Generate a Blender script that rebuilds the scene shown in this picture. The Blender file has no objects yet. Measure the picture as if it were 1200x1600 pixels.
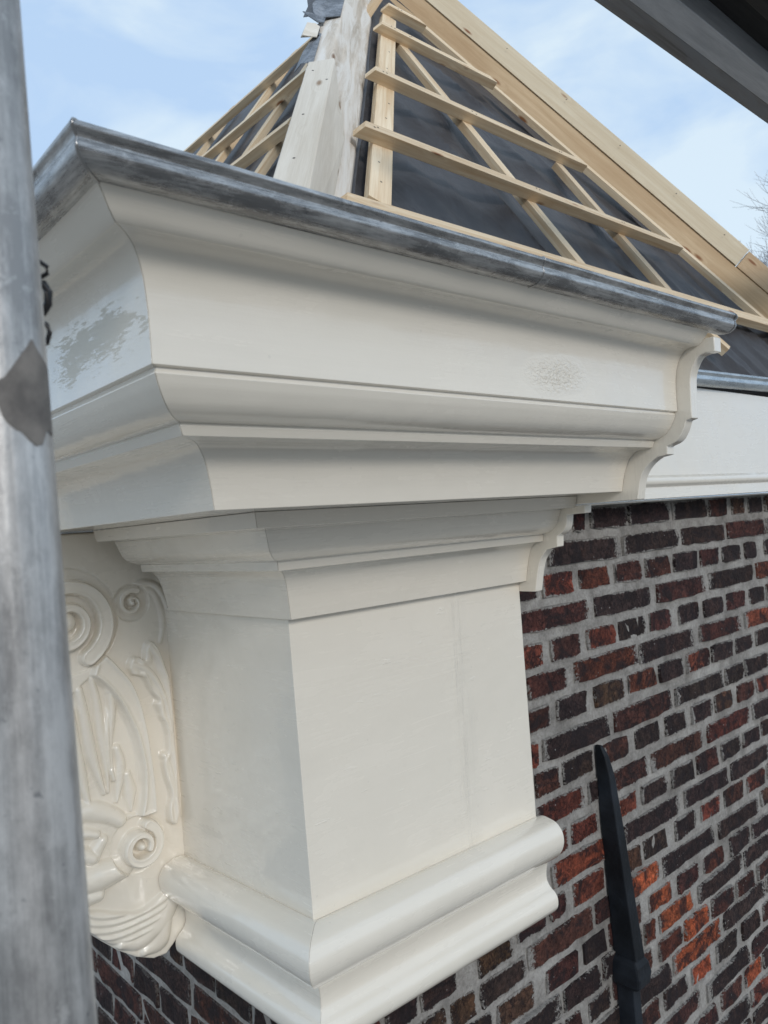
import bpy, bmesh, math, random
from mathutils import Vector, Matrix, noise
random.seed(7)
SC = bpy.context.scene
COL = SC.collection

# ------------------------------------------------------------------ camera
W = .5316                                   # length of the projecting corner block (m)
CAMP = Vector((-.63963, -.95173, .58034))
yaw, pit, rol = math.radians(41.589), math.radians(1.0126), math.radians(-4.1813)
fw = Vector((math.cos(pit)*math.sin(yaw), math.cos(pit)*math.cos(yaw), math.sin(pit)))
rt = Vector((math.cos(yaw), -math.sin(yaw), 0)); up = rt.cross(fw)
cr, sr = math.cos(rol), math.sin(rol)
camx = cr*rt + sr*up; camy = -sr*rt + cr*up
cam = bpy.data.cameras.new('camera'); camo = bpy.data.objects.new('camera', cam); COL.objects.link(camo)
camo.matrix_world = Matrix(((camx.x, camy.x, -fw.x, CAMP.x), (camx.y, camy.y, -fw.y, CAMP.y), (camx.z, camy.z, -fw.z, CAMP.z), (0, 0, 0, 1)))
cam.sensor_fit = 'VERTICAL'; cam.sensor_height = 36.0; cam.sensor_width = 27.0
cam.lens = 1194.45/1600*36
cam.clip_start = .02; cam.clip_end = 2000
cam.dof.use_dof = True; cam.dof.focus_distance = 1.25; cam.dof.aperture_fstop = 12.0
SC.camera = camo

# ------------------------------------------------------------------ light
SUN_AZ, SUN_EL = math.radians(197), math.radians(23)       # azimuth from +Y towards +X
SUN_STR, SKY_STR, EXPO = .95, .12, .33
sun = bpy.data.lights.new('sun', 'SUN'); sun.energy = SUN_STR; sun.angle = math.radians(13); sun.color = (1, .96, .91)
suno = bpy.data.objects.new('sun', sun); COL.objects.link(suno)
sd = Vector((math.sin(SUN_AZ)*math.cos(SUN_EL), math.cos(SUN_AZ)*math.cos(SUN_EL), math.sin(SUN_EL)))
suno.rotation_euler = sd.to_track_quat('Z', 'Y').to_euler(); suno.location = (3, -6, 8)
world = bpy.data.worlds.new('World'); SC.world = world; world.use_nodes = True
nt = world.node_tree; nt.nodes.clear()
def N(nt, t, **k):
    n = nt.nodes.new(t)
    for a, v in k.items():
        if a.startswith('i_'):
            key = a[2:]; key = int(key) if key.isdigit() else key.replace('_', ' ')
            n.inputs[key].default_value = v
        else: setattr(n, a, v)
    return n
def ramp(nt, stops, src=None):
    r = nt.nodes.new('ShaderNodeValToRGB'); e = r.color_ramp.elements
    while len(e) < len(stops): e.new(.5)
    for q, (p, c) in zip(e, stops):
        q.position = p; q.color = c if len(c) == 4 else (*c, 1)
    if src is not None: nt.links.new(src, r.inputs[0])
    return r
def mixc(nt, fac, a, b, mode='MIX'):
    m = nt.nodes.new('ShaderNodeMix'); m.data_type = 'RGBA'; m.blend_type = mode
    for sock, v in ((m.inputs[0], fac), (m.inputs[6], a), (m.inputs[7], b)):
        if hasattr(v, 'links'): nt.links.new(v, sock)
        elif isinstance(v, (int, float)): sock.default_value = v
        else: sock.default_value = (*v, 1) if len(v) == 3 else v
    return m.outputs[2]
sky = N(nt, 'ShaderNodeTexSky', sky_type='NISHITA', sun_disc=False, sun_elevation=SUN_EL, sun_rotation=SUN_AZ, air_density=1.0, dust_density=2.0, ozone_density=1.5)
tc = N(nt, 'ShaderNodeTexCoord')
mp = N(nt, 'ShaderNodeMapping'); mp.inputs['Scale'].default_value = (1, 1, 2.2); mp.inputs['Location'].default_value = (1.35, .55, .2)
nt.links.new(tc.outputs['Generated'], mp.inputs[0])
cn = N(nt, 'ShaderNodeTexNoise', i_Scale=4.2, i_Detail=6.0, i_Roughness=.52, i_Distortion=.35); nt.links.new(mp.outputs[0], cn.inputs[0])
cf = ramp(nt, [(.40, (0, 0, 0)), (.50, (.45, .45, .45)), (.60, (1, 1, 1))], cn.outputs[0])
veil = mixc(nt, cf.outputs[0], (3.55, 4.8, 6.5), (5.1, 6.05, 6.8))       # thin, pale blue cloud cover
cc = mixc(nt, .88, sky.outputs[0], veil)
bg = N(nt, 'ShaderNodeBackground', i_Strength=SKY_STR); nt.links.new(cc, bg.inputs[0])
wo = N(nt, 'ShaderNodeOutputWorld'); nt.links.new(bg.outputs[0], wo.inputs[0])
SC.view_settings.view_transform = 'Standard'; SC.view_settings.look = 'None'
SC.view_settings.exposure = EXPO; SC.view_settings.gamma = 1; SC.view_settings.use_curve_mapping = False
SC.render.engine = 'CYCLES'
SC.cycles.max_bounces = 8

# ------------------------------------------------------------------ materials
def mat(name, base=(.5, .5, .5), rough=.5, metal=0.0, spec=.5):
    m = bpy.data.materials.new(name); m.use_nodes = True; t = m.node_tree
    p = t.nodes['Principled BSDF']; p.inputs['Base Color'].default_value = (*base, 1)
    p.inputs['Roughness'].default_value = rough; p.inputs['Metallic'].default_value = metal
    p.inputs['Specular IOR Level'].default_value = spec
    return m, t, p
def coords(t, kind, scale):
    c = N(t, 'ShaderNodeTexCoord'); m = N(t, 'ShaderNodeMapping'); m.inputs['Scale'].default_value = scale
    t.links.new(c.outputs[kind], m.inputs[0]); return m.outputs[0]
def world_co(t, scale=(1, 1, 1)):
    g = N(t, 'ShaderNodeNewGeometry'); m = N(t, 'ShaderNodeMapping'); m.inputs['Scale'].default_value = scale
    t.links.new(g.outputs['Position'], m.inputs[0]); return m.outputs[0]
def noi(t, co, scale, detail=4., rough=.55, dist=0.):
    n = N(t, 'ShaderNodeTexNoise', i_Scale=scale, i_Detail=detail, i_Roughness=rough, i_Distortion=dist)
    t.links.new(co, n.inputs[0]); return n.outputs[0]
def mth(t, op, a, b=None, c=None):
    m = N(t, 'ShaderNodeMath', operation=op)
    for i, v in enumerate((a, b, c)):
        if v is None: continue
        if hasattr(v, 'links'): t.links.new(v, m.inputs[i])
        else: m.inputs[i].default_value = v
    return m.outputs[0]
def bump(t, p, h, strength, dist, prev=None):
    b = N(t, 'ShaderNodeBump'); b.inputs['Strength'].default_value = strength; b.inputs['Distance'].default_value = dist
    t.links.new(h, b.inputs['Height'])
    if prev is not None: t.links.new(prev, b.inputs['Normal'])
    t.links.new(b.outputs[0], p.inputs['Normal']); return b.outputs[0]

def paint_mat(name, base, uv=True, rough=.3, patch=None, stroke=1., ripple=None, drip=None):
    m, t, p = mat(name, base, rough, 0, .5)
    p.inputs['Coat Weight'].default_value = 1.; p.inputs['Coat IOR'].default_value = 1.5
    co = coords(t, 'UV', (1, 1, 1)) if uv else world_co(t)
    def mpp(sc):
        q = N(t, 'ShaderNodeMapping'); q.inputs['Scale'].default_value = sc; t.links.new(co, q.inputs[0]); return q.outputs[0]
    s1 = noi(t, mpp((2.2, 42, 1)), 1.6, 4, .6, .25); s2 = noi(t, mpp((7, 230, 1)), 1.4, 4, .65, .3)
    lump = noi(t, world_co(t), 7, 3, .5); fine = noi(t, world_co(t), 300, 2, .5)
    tone = noi(t, world_co(t, (1.2, 1.2, 2.)), 3.2, 5, .6, .6)
    r = ramp(t, [(.3, (.945, .945, .94)), (.7, (1.0, 1.0, 1.0))], tone)
    col = mixc(t, 1.0, base, r.outputs[0], 'MULTIPLY')
    rs = ramp(t, [(.35, (1-.012*stroke,)*3), (.6, (1, 1, 1))], s1); col = mixc(t, 1.0, col, rs.outputs[0], 'MULTIPLY')
    hair = noi(t, mpp((5, 260, 1)), 1.0, 6, .8, 1.6)
    rh = ramp(t, [(.72, (1, 1, 1)), (.76, (.84, .83, .81))], hair); col = mixc(t, .8, col, mixc(t, 1., col, rh.outputs[0], 'MULTIPLY'))
    spk = N(t, 'ShaderNodeTexVoronoi', i_Scale=26.); t.links.new(world_co(t), spk.inputs[0])           # dust nibs
    nib = ramp(t, [(.035, (1, 1, 1)), (.055, (0, 0, 0))], spk.outputs['Distance']).outputs[0]
    col = mixc(t, mth(t, 'MULTIPLY', nib, .16), col, (.42, .39, .34))
    cr_ = mth(t, 'MULTIPLY_ADD', s1, .05, .0); rr = mth(t, 'MULTIPLY_ADD', tone, .09, 0.0); rr = mth(t, 'ADD', rr, cr_)
    if patch:                                     # a missed, duller streak of paint; its dark reflection is put into the colour
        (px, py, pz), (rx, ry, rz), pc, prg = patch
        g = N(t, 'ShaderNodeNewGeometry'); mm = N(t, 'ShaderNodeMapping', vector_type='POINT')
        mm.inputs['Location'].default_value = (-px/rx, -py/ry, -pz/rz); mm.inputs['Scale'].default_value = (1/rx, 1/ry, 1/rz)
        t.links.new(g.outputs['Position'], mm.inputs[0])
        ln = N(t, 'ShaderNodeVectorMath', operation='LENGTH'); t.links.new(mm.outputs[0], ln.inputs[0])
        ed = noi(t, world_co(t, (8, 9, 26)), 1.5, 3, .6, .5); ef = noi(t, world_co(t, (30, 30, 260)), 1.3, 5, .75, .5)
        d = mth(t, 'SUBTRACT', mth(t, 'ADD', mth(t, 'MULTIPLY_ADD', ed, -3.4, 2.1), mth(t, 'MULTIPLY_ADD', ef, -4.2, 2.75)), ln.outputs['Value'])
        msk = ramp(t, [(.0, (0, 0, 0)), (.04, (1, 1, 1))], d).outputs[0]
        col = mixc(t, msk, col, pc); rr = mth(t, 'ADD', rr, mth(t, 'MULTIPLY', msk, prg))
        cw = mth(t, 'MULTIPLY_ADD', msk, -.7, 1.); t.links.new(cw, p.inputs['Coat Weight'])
    t.links.new(col, p.inputs['Base Color']); t.links.new(mth(t, 'ADD', rr, .2), p.inputs['Roughness']); t.links.new(rr, p.inputs['Coat Roughness'])
    b = bump(t, p, s1, .07*stroke, .004); b = bump(t, p, s2, .05*stroke, .0010, b); b = bump(t, p, lump, .5, .007, b); b = bump(t, p, hair, .05*stroke, .0008, b)
    if ripple:                                    # sagging, orange-peel paint
        (px, py, pz), (rx, ry, rz) = ripple
        g = N(t, 'ShaderNodeNewGeometry'); mm = N(t, 'ShaderNodeMapping')
        mm.inputs['Location'].default_value = (-px/rx, -py/ry, -pz/rz); mm.inputs['Scale'].default_value = (1/rx, 1/ry, 1/rz)
        t.links.new(g.outputs['Position'], mm.inputs[0]); ln = N(t, 'ShaderNodeVectorMath', operation='LENGTH'); t.links.new(mm.outputs[0], ln.inputs[0])
        msk = ramp(t, [(.3, (1, 1, 1)), (1.2, (0, 0, 0))], mth(t, 'ADD', ln.outputs['Value'], mth(t, 'MULTIPLY_ADD', lump, 1.2, -.6))).outputs[0]
        rp = noi(t, world_co(t, (1, 1, 1.5)), 165, 2, .5, .6); b = bump(t, p, mth(t, 'MULTIPLY', rp, msk), 1., .0030, b)
    if drip is not None:                          # filled joint and sagged paint running down the board
        g = N(t, 'ShaderNodeNewGeometry'); sx = N(t, 'ShaderNodeSeparateXYZ'); t.links.new(g.outputs['Position'], sx.inputs[0])
        wob = noi(t, world_co(t, (1, 1, 9)), 2.2, 3, .6); xx = mth(t, 'ABSOLUTE', mth(t, 'SUBTRACT', mth(t, 'ADD', sx.outputs[0], mth(t, 'MULTIPLY_ADD', wob, .05, -.025)), drip))
        ms = ramp(t, [(.0, (1, 1, 1)), (.035, (0, 0, 0))], xx).outputs[0]
        dn = noi(t, world_co(t, (70, 70, 7)), 1., 5, .7, .8); b = bump(t, p, mth(t, 'MULTIPLY', dn, ms), .9, .0035, b)
        sp2 = noi(t, world_co(t, (14, 14, 60)), 1., 4, .6, .4); dd = ramp(t, [(.66, (0, 0, 0)), (.72, (1, 1, 1))], sp2).outputs[0]; b = bump(t, p, dd, .5, .0008, b)
    nb = bump(t, p, fine, .10, .0004, b); t.links.new(nb, p.inputs['Coat Normal'])
    return m
CREAM = (.84, .778, .672)
M_paint = paint_mat('cream_gloss_paint', CREAM)
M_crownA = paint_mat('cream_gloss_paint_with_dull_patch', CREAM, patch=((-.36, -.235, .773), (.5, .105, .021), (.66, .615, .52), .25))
M_crownB = paint_mat('cream_gloss_paint_with_stippled_patch', CREAM, ripple=((.215, -.355, .762), (.075, .5, .028)))
M_shaft = paint_mat('cream_gloss_paint_on_shaft', CREAM, stroke=.6, drip=.345)
M_carve = paint_mat('cream_paint_on_carving', CREAM, uv=False, stroke=.12)

def zinc_mat(name, dark, light, rough=.42, metal=.55, uv=True, amt=1.):
    m, t, p = mat(name, dark, rough, metal)
    co = coords(t, 'UV', (1, 1, 1)) if uv else world_co(t)
    def mpp(sc):
        q = N(t, 'ShaderNodeMapping'); q.inputs['Scale'].default_value = sc; t.links.new(co, q.inputs[0]); return q.outputs[0]
    lo = (9, 30, 1) if uv else (20, 20, 9); hi = (26, 340, 1) if uv else (170, 170, 9)
    a = noi(t, mpp(lo), 1., 8, .74, 0.); f = noi(t, mpp(hi), 1., 5, .7, 0.); b = noi(t, world_co(t), 46, 8, .8, 0.); c = noi(t, world_co(t), 115, 5, .75)
    mixv = mth(t, 'MULTIPLY_ADD', f, .32, mth(t, 'MULTIPLY', a, .68))
    r1 = ramp(t, [(.44, dark), (.505, tuple(x*.6+y*.4 for x, y in zip(dark, light))), (.60, light)], mixv)
    r2 = ramp(t, [(.56, (0, 0, 0)), (.62, (1, 1, 1))], b)
    col = mixc(t, mth(t, 'MULTIPLY', r2.outputs[0], .55*amt), r1.outputs[0], light)
    r3 = ramp(t, [(.63, (1, 1, 1)), (.70, (.42, .44, .47))], c); col = mixc(t, .8*amt, col, mixc(t, 1., col, r3.outputs[0], 'MULTIPLY'))
    t.links.new(col, p.inputs['Base Color'])
    t.links.new(mth(t, 'MULTIPLY_ADD', mixv, .5, rough-.22), p.inputs['Roughness'])
    q = bump(t, p, a, .25, .003); q = bump(t, p, f, .25, .0008, q); bump(t, p, b, .2, .001, q)
    return m
M_zinc = zinc_mat('weathered_zinc', (.225, .222, .222), (.58, .575, .565), .25, .8)
M_zinc2 = zinc_mat('bright_zinc', (.38, .43, .47), (.62, .67, .70), .26, .75)
M_galv = zinc_mat('galvanised_tube', (.29, .285, .28), (.60, .59, .575), .36, .5, uv=False, amt=1.)
M_lead = zinc_mat('grey_lead_sheet', (.10, .11, .125), (.30, .32, .35), .55, .2, uv=False)

def wood_mat(name, c1, c2, knot=(.30, .13, .055), grain=1., weather=None, rough=.62, knots=True):
    m, t, p = mat(name, c1, rough, 0, .3)
    oi = N(t, 'ShaderNodeObjectInfo')
    cdn = N(t, 'ShaderNodeTexCoord'); add = N(t, 'ShaderNodeVectorMath', operation='ADD')
    mul = N(t, 'ShaderNodeVectorMath', operation='SCALE'); mul.inputs['Scale'].default_value = 37.
    cx = N(t, 'ShaderNodeCombineXYZ'); t.links.new(oi.outputs['Random'], cx.inputs[0]); t.links.new(oi.outputs['Random'], cx.inputs[1])
    t.links.new(cx.outputs[0], mul.inputs[0]); t.links.new(cdn.outputs['Object'], add.inputs[0]); t.links.new(mul.outputs[0], add.inputs[1])
    def mpd(sc):
        q = N(t, 'ShaderNodeMapping'); q.inputs['Scale'].default_value = sc; t.links.new(add.outputs[0], q.inputs[0]); return q.outputs[0]
    kn = N(t, 'ShaderNodeTexVoronoi', i_Scale=1.); t.links.new(mpd((5.2, 17, 17)), kn.inputs[0])
    warp = ramp(t, [(.0, (1, 1, 1)), (.34, (0, 0, 0))], kn.outputs['Distance'])
    g = N(t, 'ShaderNodeTexNoise', i_Scale=1., i_Detail=5., i_Roughness=.6, i_Distortion=.6)
    va = N(t, 'ShaderNodeVectorMath', operation='MULTIPLY_ADD'); t.links.new(warp.outputs[0], va.inputs[0]); va.inputs[1].default_value = (.0, 1.1, 1.1); t.links.new(mpd((2.2, 75*grain, 75*grain)), va.inputs[2])
    t.links.new(va.outputs[0], g.inputs[0])
    fib = noi(t, mpd((12, 420, 420)), 1., 3, .6)
    r = ramp(t, [(.34, c1), (.64, c2)], g.outputs[0]); col = r.outputs[0]
    big = noi(t, mpd((1.5, 6, 6)), 1., 3, .5); rb = ramp(t, [(.3, (.90, .88, .85)), (.7, (1.0, 1.0, 1.0))], big); col = mixc(t, 1., col, rb.outputs[0], 'MULTIPLY')
    if knots:
        kr = ramp(t, [(.07, (1, 1, 1)), (.14, (0, 0, 0))], kn.outputs['Distance']); col = mixc(t, kr.outputs[0], col, knot)
    rf = ramp(t, [(.35, (.93, .92, .9)), (.65, (1, 1, 1))], fib); col = mixc(t, 1., col, rf.outputs[0], 'MULTIPLY')
    ov = ramp(t, [(0, (.80, .775, .75)), (.5, (.97, .95, .92)), (1, (1.06, 1.05, 1.04))], oi.outputs['Random']); col = mixc(t, 1., col, ov.outputs[0], 'MULTIPLY')
    if weather:
        wn = noi(t, mpd((3, 26, 26)), 1., 6, .72, 1.0); wr = ramp(t, [(.42, (0, 0, 0)), (.60, (1, 1, 1))], wn); col = mixc(t, wr.outputs[0], col, weather)
    t.links.new(col, p.inputs['Base Color'])
    b = bump(t, p, g.outputs[0], .25, .002); bump(t, p, fib, .3, .0008, b)
    return m
M_pine = wood_mat('sawn_pine', (.72, .53, .33), (.92, .78, .58))
M_pine2 = wood_mat('planed_pine_board', (.74, .62, .44), (.85, .75, .57), grain=.55)
M_pine3 = wood_mat('orange_pine_beam', (.58, .40, .235), (.74, .56, .36), grain=.4)
M_bleach = wood_mat('pale_new_wood', (.74, .69, .61), (.86, .82, .75), knot=(.34, .24, .16), grain=.5)
M_oldw = wood_mat('weathered_old_wood', (.72, .655, .575), (.50, .44, .37), knot=(.25, .17, .12), grain=.55, weather=(.76, .72, .66), rough=.8)
M_rough = wood_mat('dark_weathered_plank', (.22, .22, .23), (.38, .385, .40), knot=(.08, .075, .07), weather=(.30, .31, .33), rough=.7)
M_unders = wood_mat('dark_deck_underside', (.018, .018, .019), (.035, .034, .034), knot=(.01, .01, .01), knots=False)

def membrane():
    m, t, p = mat('black_roofing_underlay', (.024, .026, .034), .50, 0, .35)
    w = world_co(t); a = noi(t, world_co(t, (5, 3, 2)), 1.6, 5, .55, .8); b = noi(t, w, 240, 2, .5); c = noi(t, w, 18, 4, .7)
    r = ramp(t, [(.3, (.042, .040, .043)), (.7, (.062, .060, .064))], c); t.links.new(r.outputs[0], p.inputs['Base Color'])
    q = bump(t, p, a, .5, .02); bump(t, p, b, .3, .0006, q); return m
M_memb = membrane()

def mortar():
    m, t, p = mat('lime_mortar', (.40, .385, .37), .95, 0, .2)
    w = world_co(t); a = noi(t, w, 14, 6, .65); b = noi(t, w, 150, 5, .7); c = noi(t, w, 480, 3, .6)
    r = ramp(t, [(.3, (.20, .186, .17)), (.5, (.34, .32, .295)), (.72, (.47, .445, .415))], a)
    r2 = ramp(t, [(.35, (.80, .80, .80)), (.6, (1.06, 1.06, 1.06))], b); col = mixc(t, 1., r.outputs[0], r2.outputs[0], 'MULTIPLY')
    t.links.new(col, p.inputs['Base Color'])
    q = bump(t, p, a, .8, .006); q = bump(t, p, b, 1., .005, q); bump(t, p, c, .7, .0012, q); return m
M_mortar = mortar()

def brick(name='handmade_brick', smear=1., jx=.5):
    m, t, p = mat(name, (.08, .04, .04), .86, 0, .25)
    oi = N(t, 'ShaderNodeObjectInfo'); w = world_co(t)
    off = N(t, 'ShaderNodeVectorMath', operation='ADD'); t.links.new(w, off.inputs[0])
    c3 = N(t, 'ShaderNodeCombineXYZ'); t.links.new(mth(t, 'MULTIPLY', oi.outputs['Random'], 9.), c3.inputs[1]); t.links.new(c3.outputs[0], off.inputs[1]); wo_ = off.outputs[0]
    a = noi(t, wo_, 26, 6, .7, .5); b = noi(t, wo_, 120, 6, .75, .3); f = noi(t, wo_, 420, 3, .7)
    r = ramp(t, [(.30, (.34, .33, .36)), (.50, (1, 1, 1)), (.72, (1.7, 1.45, 1.3))], a)
    col = mixc(t, 1., oi.outputs['Color'], r.outputs[0], 'MULTIPLY')
    r2 = ramp(t, [(.34, (.30, .29, .30)), (.54, (1, 1, 1)), (.72, (1.7, 1.62, 1.55))], b); col = mixc(t, 1., col, r2.outputs[0], 'MULTIPLY')
    dk = noi(t, wo_, 15, 5, .7, 1.2); rd = ramp(t, [(.47, (0, 0, 0)), (.58, (1, 1, 1))], dk)
    col = mixc(t, mth(t, 'MULTIPLY', rd.outputs[0], .85), col, (.024, .018, .020))     # fired, blackened skin
    cv = N(t, 'ShaderNodeTexVoronoi', feature='DISTANCE_TO_EDGE', i_Scale=46.)
    wv = N(t, 'ShaderNodeVectorMath', operation='MULTIPLY_ADD'); nz = N(t, 'ShaderNodeTexNoise', i_Scale=60., i_Detail=3.); t.links.new(wo_, nz.inputs[0]); t.links.new(nz.outputs['Color'], wv.inputs[0]); wv.inputs[1].default_value = (.03, .03, .03); t.links.new(wo_, wv.inputs[2]); t.links.new(wv.outputs[0], cv.inputs[0])
    crk = ramp(t, [(.015, (1, 1, 1)), (.06, (0, 0, 0))], cv.outputs['Distance']).outputs[0]
    ckm = mth(t, 'MULTIPLY', crk, ramp(t, [(.42, (0, 0, 0)), (.56, (1, 1, 1))], noi(t, wo_, 11, 2)).outputs[0])
    col = mixc(t, mth(t, 'MULTIPLY', ckm, .8), col, (.018, .010, .010))
    # mortar smeared over the arrises
    gc = N(t, 'ShaderNodeTexCoord'); sp = N(t, 'ShaderNodeSeparateXYZ'); t.links.new(gc.outputs['Generated'], sp.inputs[0])
    ez = mth(t, 'ABSOLUTE', mth(t, 'SUBTRACT', sp.outputs[2], .5)); ex = mth(t, 'ABSOLUTE', mth(t, 'SUBTRACT', sp.outputs[0], .5))
    e = mth(t, 'MAXIMUM', ez, mth(t, 'MULTIPLY_ADD', ex, 1.0, -.04))
    sm = noi(t, wo_, 150, 6, .75, .15); sm2 = noi(t, w, 7, 4, .6)
    nn = mth(t, 'ADD', mth(t, 'MULTIPLY_ADD', sm, .70, -.33), mth(t, 'MULTIPLY_ADD', sm2, .60*smear, -.28*smear))
    k = mth(t, 'ADD', e, mth(t, 'MULTIPLY', nn, mth(t, 'POWER', mth(t, 'MULTIPLY', e, 1.9), 1.3)))
    km = ramp(t, [(.445, (0, 0, 0)), (.475, (1, 1, 1))], k).outputs[0]
    mc = ramp(t, [(.3, (.20, .186, .17)), (.65, (.43, .405, .375))], noi(t, w, 150, 5, .7)).outputs[0]
    col = mixc(t, mth(t, 'MULTIPLY', km, smear if smear < 1 else 1.), col, mc)
    # small white specks
    spk = N(t, 'ShaderNodeTexVoronoi', i_Scale=85.); t.links.new(wo_, spk.inputs[0])
    sk = mth(t, 'MULTIPLY', ramp(t, [(.09, (1, 1, 1)), (.13, (0, 0, 0))], spk.outputs['Distance']).outputs[0], ramp(t, [(.60, (0, 0, 0)), (.64, (1, 1, 1))], noi(t, wo_, 30, 2)).outputs[0])
    col = mixc(t, sk, col, (.45, .44, .43))
    t.links.new(col, p.inputs['Base Color'])
    q = bump(t, p, a, 1., .010); q = bump(t, p, b, 1., .007, q); q = bump(t, p, f, .8, .0018, q); q = bump(t, p, crk, -1., .003, q)
    return m
M_brick = brick(); M_brickA = brick('smooth_brick', smear=.35)

def iron():
    m, t, p = mat('black_painted_iron', (.012, .014, .018), .6, .0, .28)
    w = world_co(t); a = noi(t, w, 40, 5, .65); b = noi(t, w, 9, 4, .6)
    r = ramp(t, [(.4, (.006, .0075, .010)), (.7, (.020, .025, .033))], b); t.links.new(r.outputs[0], p.inputs['Base Color'])
    t.links.new(mth(t, 'MULTIPLY_ADD', b, .4, .38), p.inputs['Roughness']); bump(t, p, a, .7, .003); return m
M_iron = iron()
M_tape, _t, _p = mat('grey_brown_label_remnant', (.17, .155, .14), .75)
_n = noi(_t, world_co(_t), 60, 5, .6); _r = ramp(_t, [(.35, (.11, .10, .092)), (.65, (.21, .19, .17))], _n); _t.links.new(_r.outputs[0], _p.inputs['Base Color'])
M_black, _, _ = mat('black_plastic', (.012, .012, .013), .4)
M_nail, _, _ = mat('dark_nail_head', (.06, .05, .045), .5, .6)
M_steel, _t, _p = mat('dull_steel_rail', (.16, .18, .20), .45, .1)
_n = noi(_t, world_co(_t, (3, 30, 30)), 2, 6, .7, .5); _r = ramp(_t, [(.35, (.50, .53, .57)), (.6, (.66, .69, .73))], _n); _t.links.new(_r.outputs[0], _p.inputs['Base Color']); bump(_t, _p, _n, .3, .001)
M_bark, _, _ = mat('haze_paled_bark', (.44, .41, .40), .9)  # bark colour made paler to put distance haze into it
M_ground, _t, _p = mat('street_paving', (.34, .30, .25), .9)
_n = noi(_t, world_co(_t), .4, 5, .6); _r = ramp(_t, [(.3, (.23, .205, .18)), (.7, (.35, .31, .27))], _n); _t.links.new(_r.outputs[0], _p.inputs['Base Color'])

# ------------------------------------------------------------------ helpers
def link(name, me, m=None, parent=None):
    o = bpy.data.objects.new(name, me); COL.objects.link(o)
    if m is not None and not me.materials: me.materials.append(m)
    if parent is not None: o.parent = parent; o.matrix_parent_inverse = wmat(parent).inverted()
    return o
def wmat(o):
    b = o.matrix_basis.copy()
    return wmat(o.parent) @ o.matrix_parent_inverse @ b if o.parent else b
def mesh(name, vs, fs, m=None, parent=None, smooth=None, uvs=None, bev=None):
    me = bpy.data.meshes.new(name); me.from_pydata([tuple(v) for v in vs], [], fs)
    if uvs is not None:
        ul = me.uv_layers.new(name='UVMap')
        for lp in me.loops: ul.data[lp.index].uv = uvs[lp.vertex_index]
    bm = bmesh.new(); bm.from_mesh(me); bmesh.ops.recalc_face_normals(bm, faces=bm.faces); bm.to_mesh(me); bm.free()
    if smooth is not None:
        me.shade_smooth(); me.set_sharp_from_angle(angle=math.radians(smooth))
    o = link(name, me, m, parent)
    if bev:
        b = o.modifiers.new('bevel', 'BEVEL'); b.width = bev; b.segments = 2; b.limit_method = 'ANGLE'; b.angle_limit = math.radians(38); b.harden_normals = False
    return o
def thing(name, label, cat, loc=(0, 0, 0), group=None):
    o = bpy.data.objects.new(name, None); COL.objects.link(o); o.location = loc; o.empty_display_size = .1
    o['label'] = label; o['category'] = cat; o['kind'] = 'thing'
    if group: o['group'] = group
    return o
def tag(o, label, cat, group=None):
    o['label'] = label; o['category'] = cat
    if group: o['group'] = group
    return o
def cr_profile(pts, n=6):
    """pts (o, z[, 's']); smooth points are interpolated, 's' points stay sharp corners"""
    out = []; P = [(p[0], p[1]) for p in pts]; S = [len(p) > 2 for p in pts]
    for i in range(len(P)-1):
        a, b = P[i], P[i+1]; out.append(a)
        if S[i] and S[i+1]: continue
        p0 = P[i-1] if not S[i] and i > 0 else (2*a[0]-b[0], 2*a[1]-b[1])
        p3 = P[i+2] if not S[i+1] and i+2 < len(P) else (2*b[0]-a[0], 2*b[1]-a[1])
        for k in range(1, n):
            u = k/n
            out.append(tuple(.5*((2*a[j]) + (-p0[j]+b[j])*u + (2*p0[j]-5*a[j]+4*b[j]-p3[j])*u*u + (-p0[j]+3*a[j]-3*b[j]+p3[j])*u**3) for j in (0, 1)))
    out.append(P[-1]); return out
def loft(name, secs, m, parent, caps=True, smooth=32, bev=None, div=0, axis=None):
    """secs: list of sections (same number of 3-D points); joined in order, UV in metres"""
    n = len(secs[0]); S = [[Vector(p) for p in s] for s in secs]
    if div:
        T = [S[0]]
        for a, b in zip(S, S[1:]):
            k = max(1, int((a[0]-b[0]).length/div))
            for i in range(1, k+1): T.append([p.lerp(q, i/k) for p, q in zip(a, b)])
        S = T
    vs, uv, fs = [], [], []; u = 0
    if axis is not None:                       # run of moulding: u is the distance along the run, v the girth
        ref = min(S, key=lambda s: sum((p-q).length for p, q in zip(s, s[1:]))); V = [0]
        for p, q in zip(ref, ref[1:]): V.append(V[-1]+(p-q).length)
        for s in S:
            for j, p in enumerate(s): vs.append(p); uv.append((p[axis], V[j]))
    for i, s in enumerate(S if axis is None else ()):
        if i: u += (s[0]-S[i-1][0]).length
        v = 0
        for j, p in enumerate(s):
            if j: v += (p-s[j-1]).length
            vs.append(p); uv.append((u, v))
    for i in range(len(S)-1):
        for j in range(n-1):
            fs.append((i*n+j, i*n+j+1, (i+1)*n+j+1, (i+1)*n+j))
    if caps in (True, 'start'): fs.append(tuple(range(n)))
    if caps in (True, 'end'): fs.append(tuple((len(S)-1)*n+j for j in range(n)))
    return mesh(name, vs, fs, m, parent, smooth, uv, bev)
def boxm(name, size, m, parent=None, bev=.0015, jit=0.):
    x, y, z = (s/2 for s in size)
    vs = [(a*x, b*y, c*z) for a in (-1, 1) for b in (-1, 1) for c in (-1, 1)]
    fs = [(0, 1, 3, 2), (4, 6, 7, 5), (0, 4, 5, 1), (2, 3, 7, 6), (0, 2, 6, 4), (1, 5, 7, 3)]
    o = mesh(name, vs, fs, m, parent, None, None, bev); return o
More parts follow.
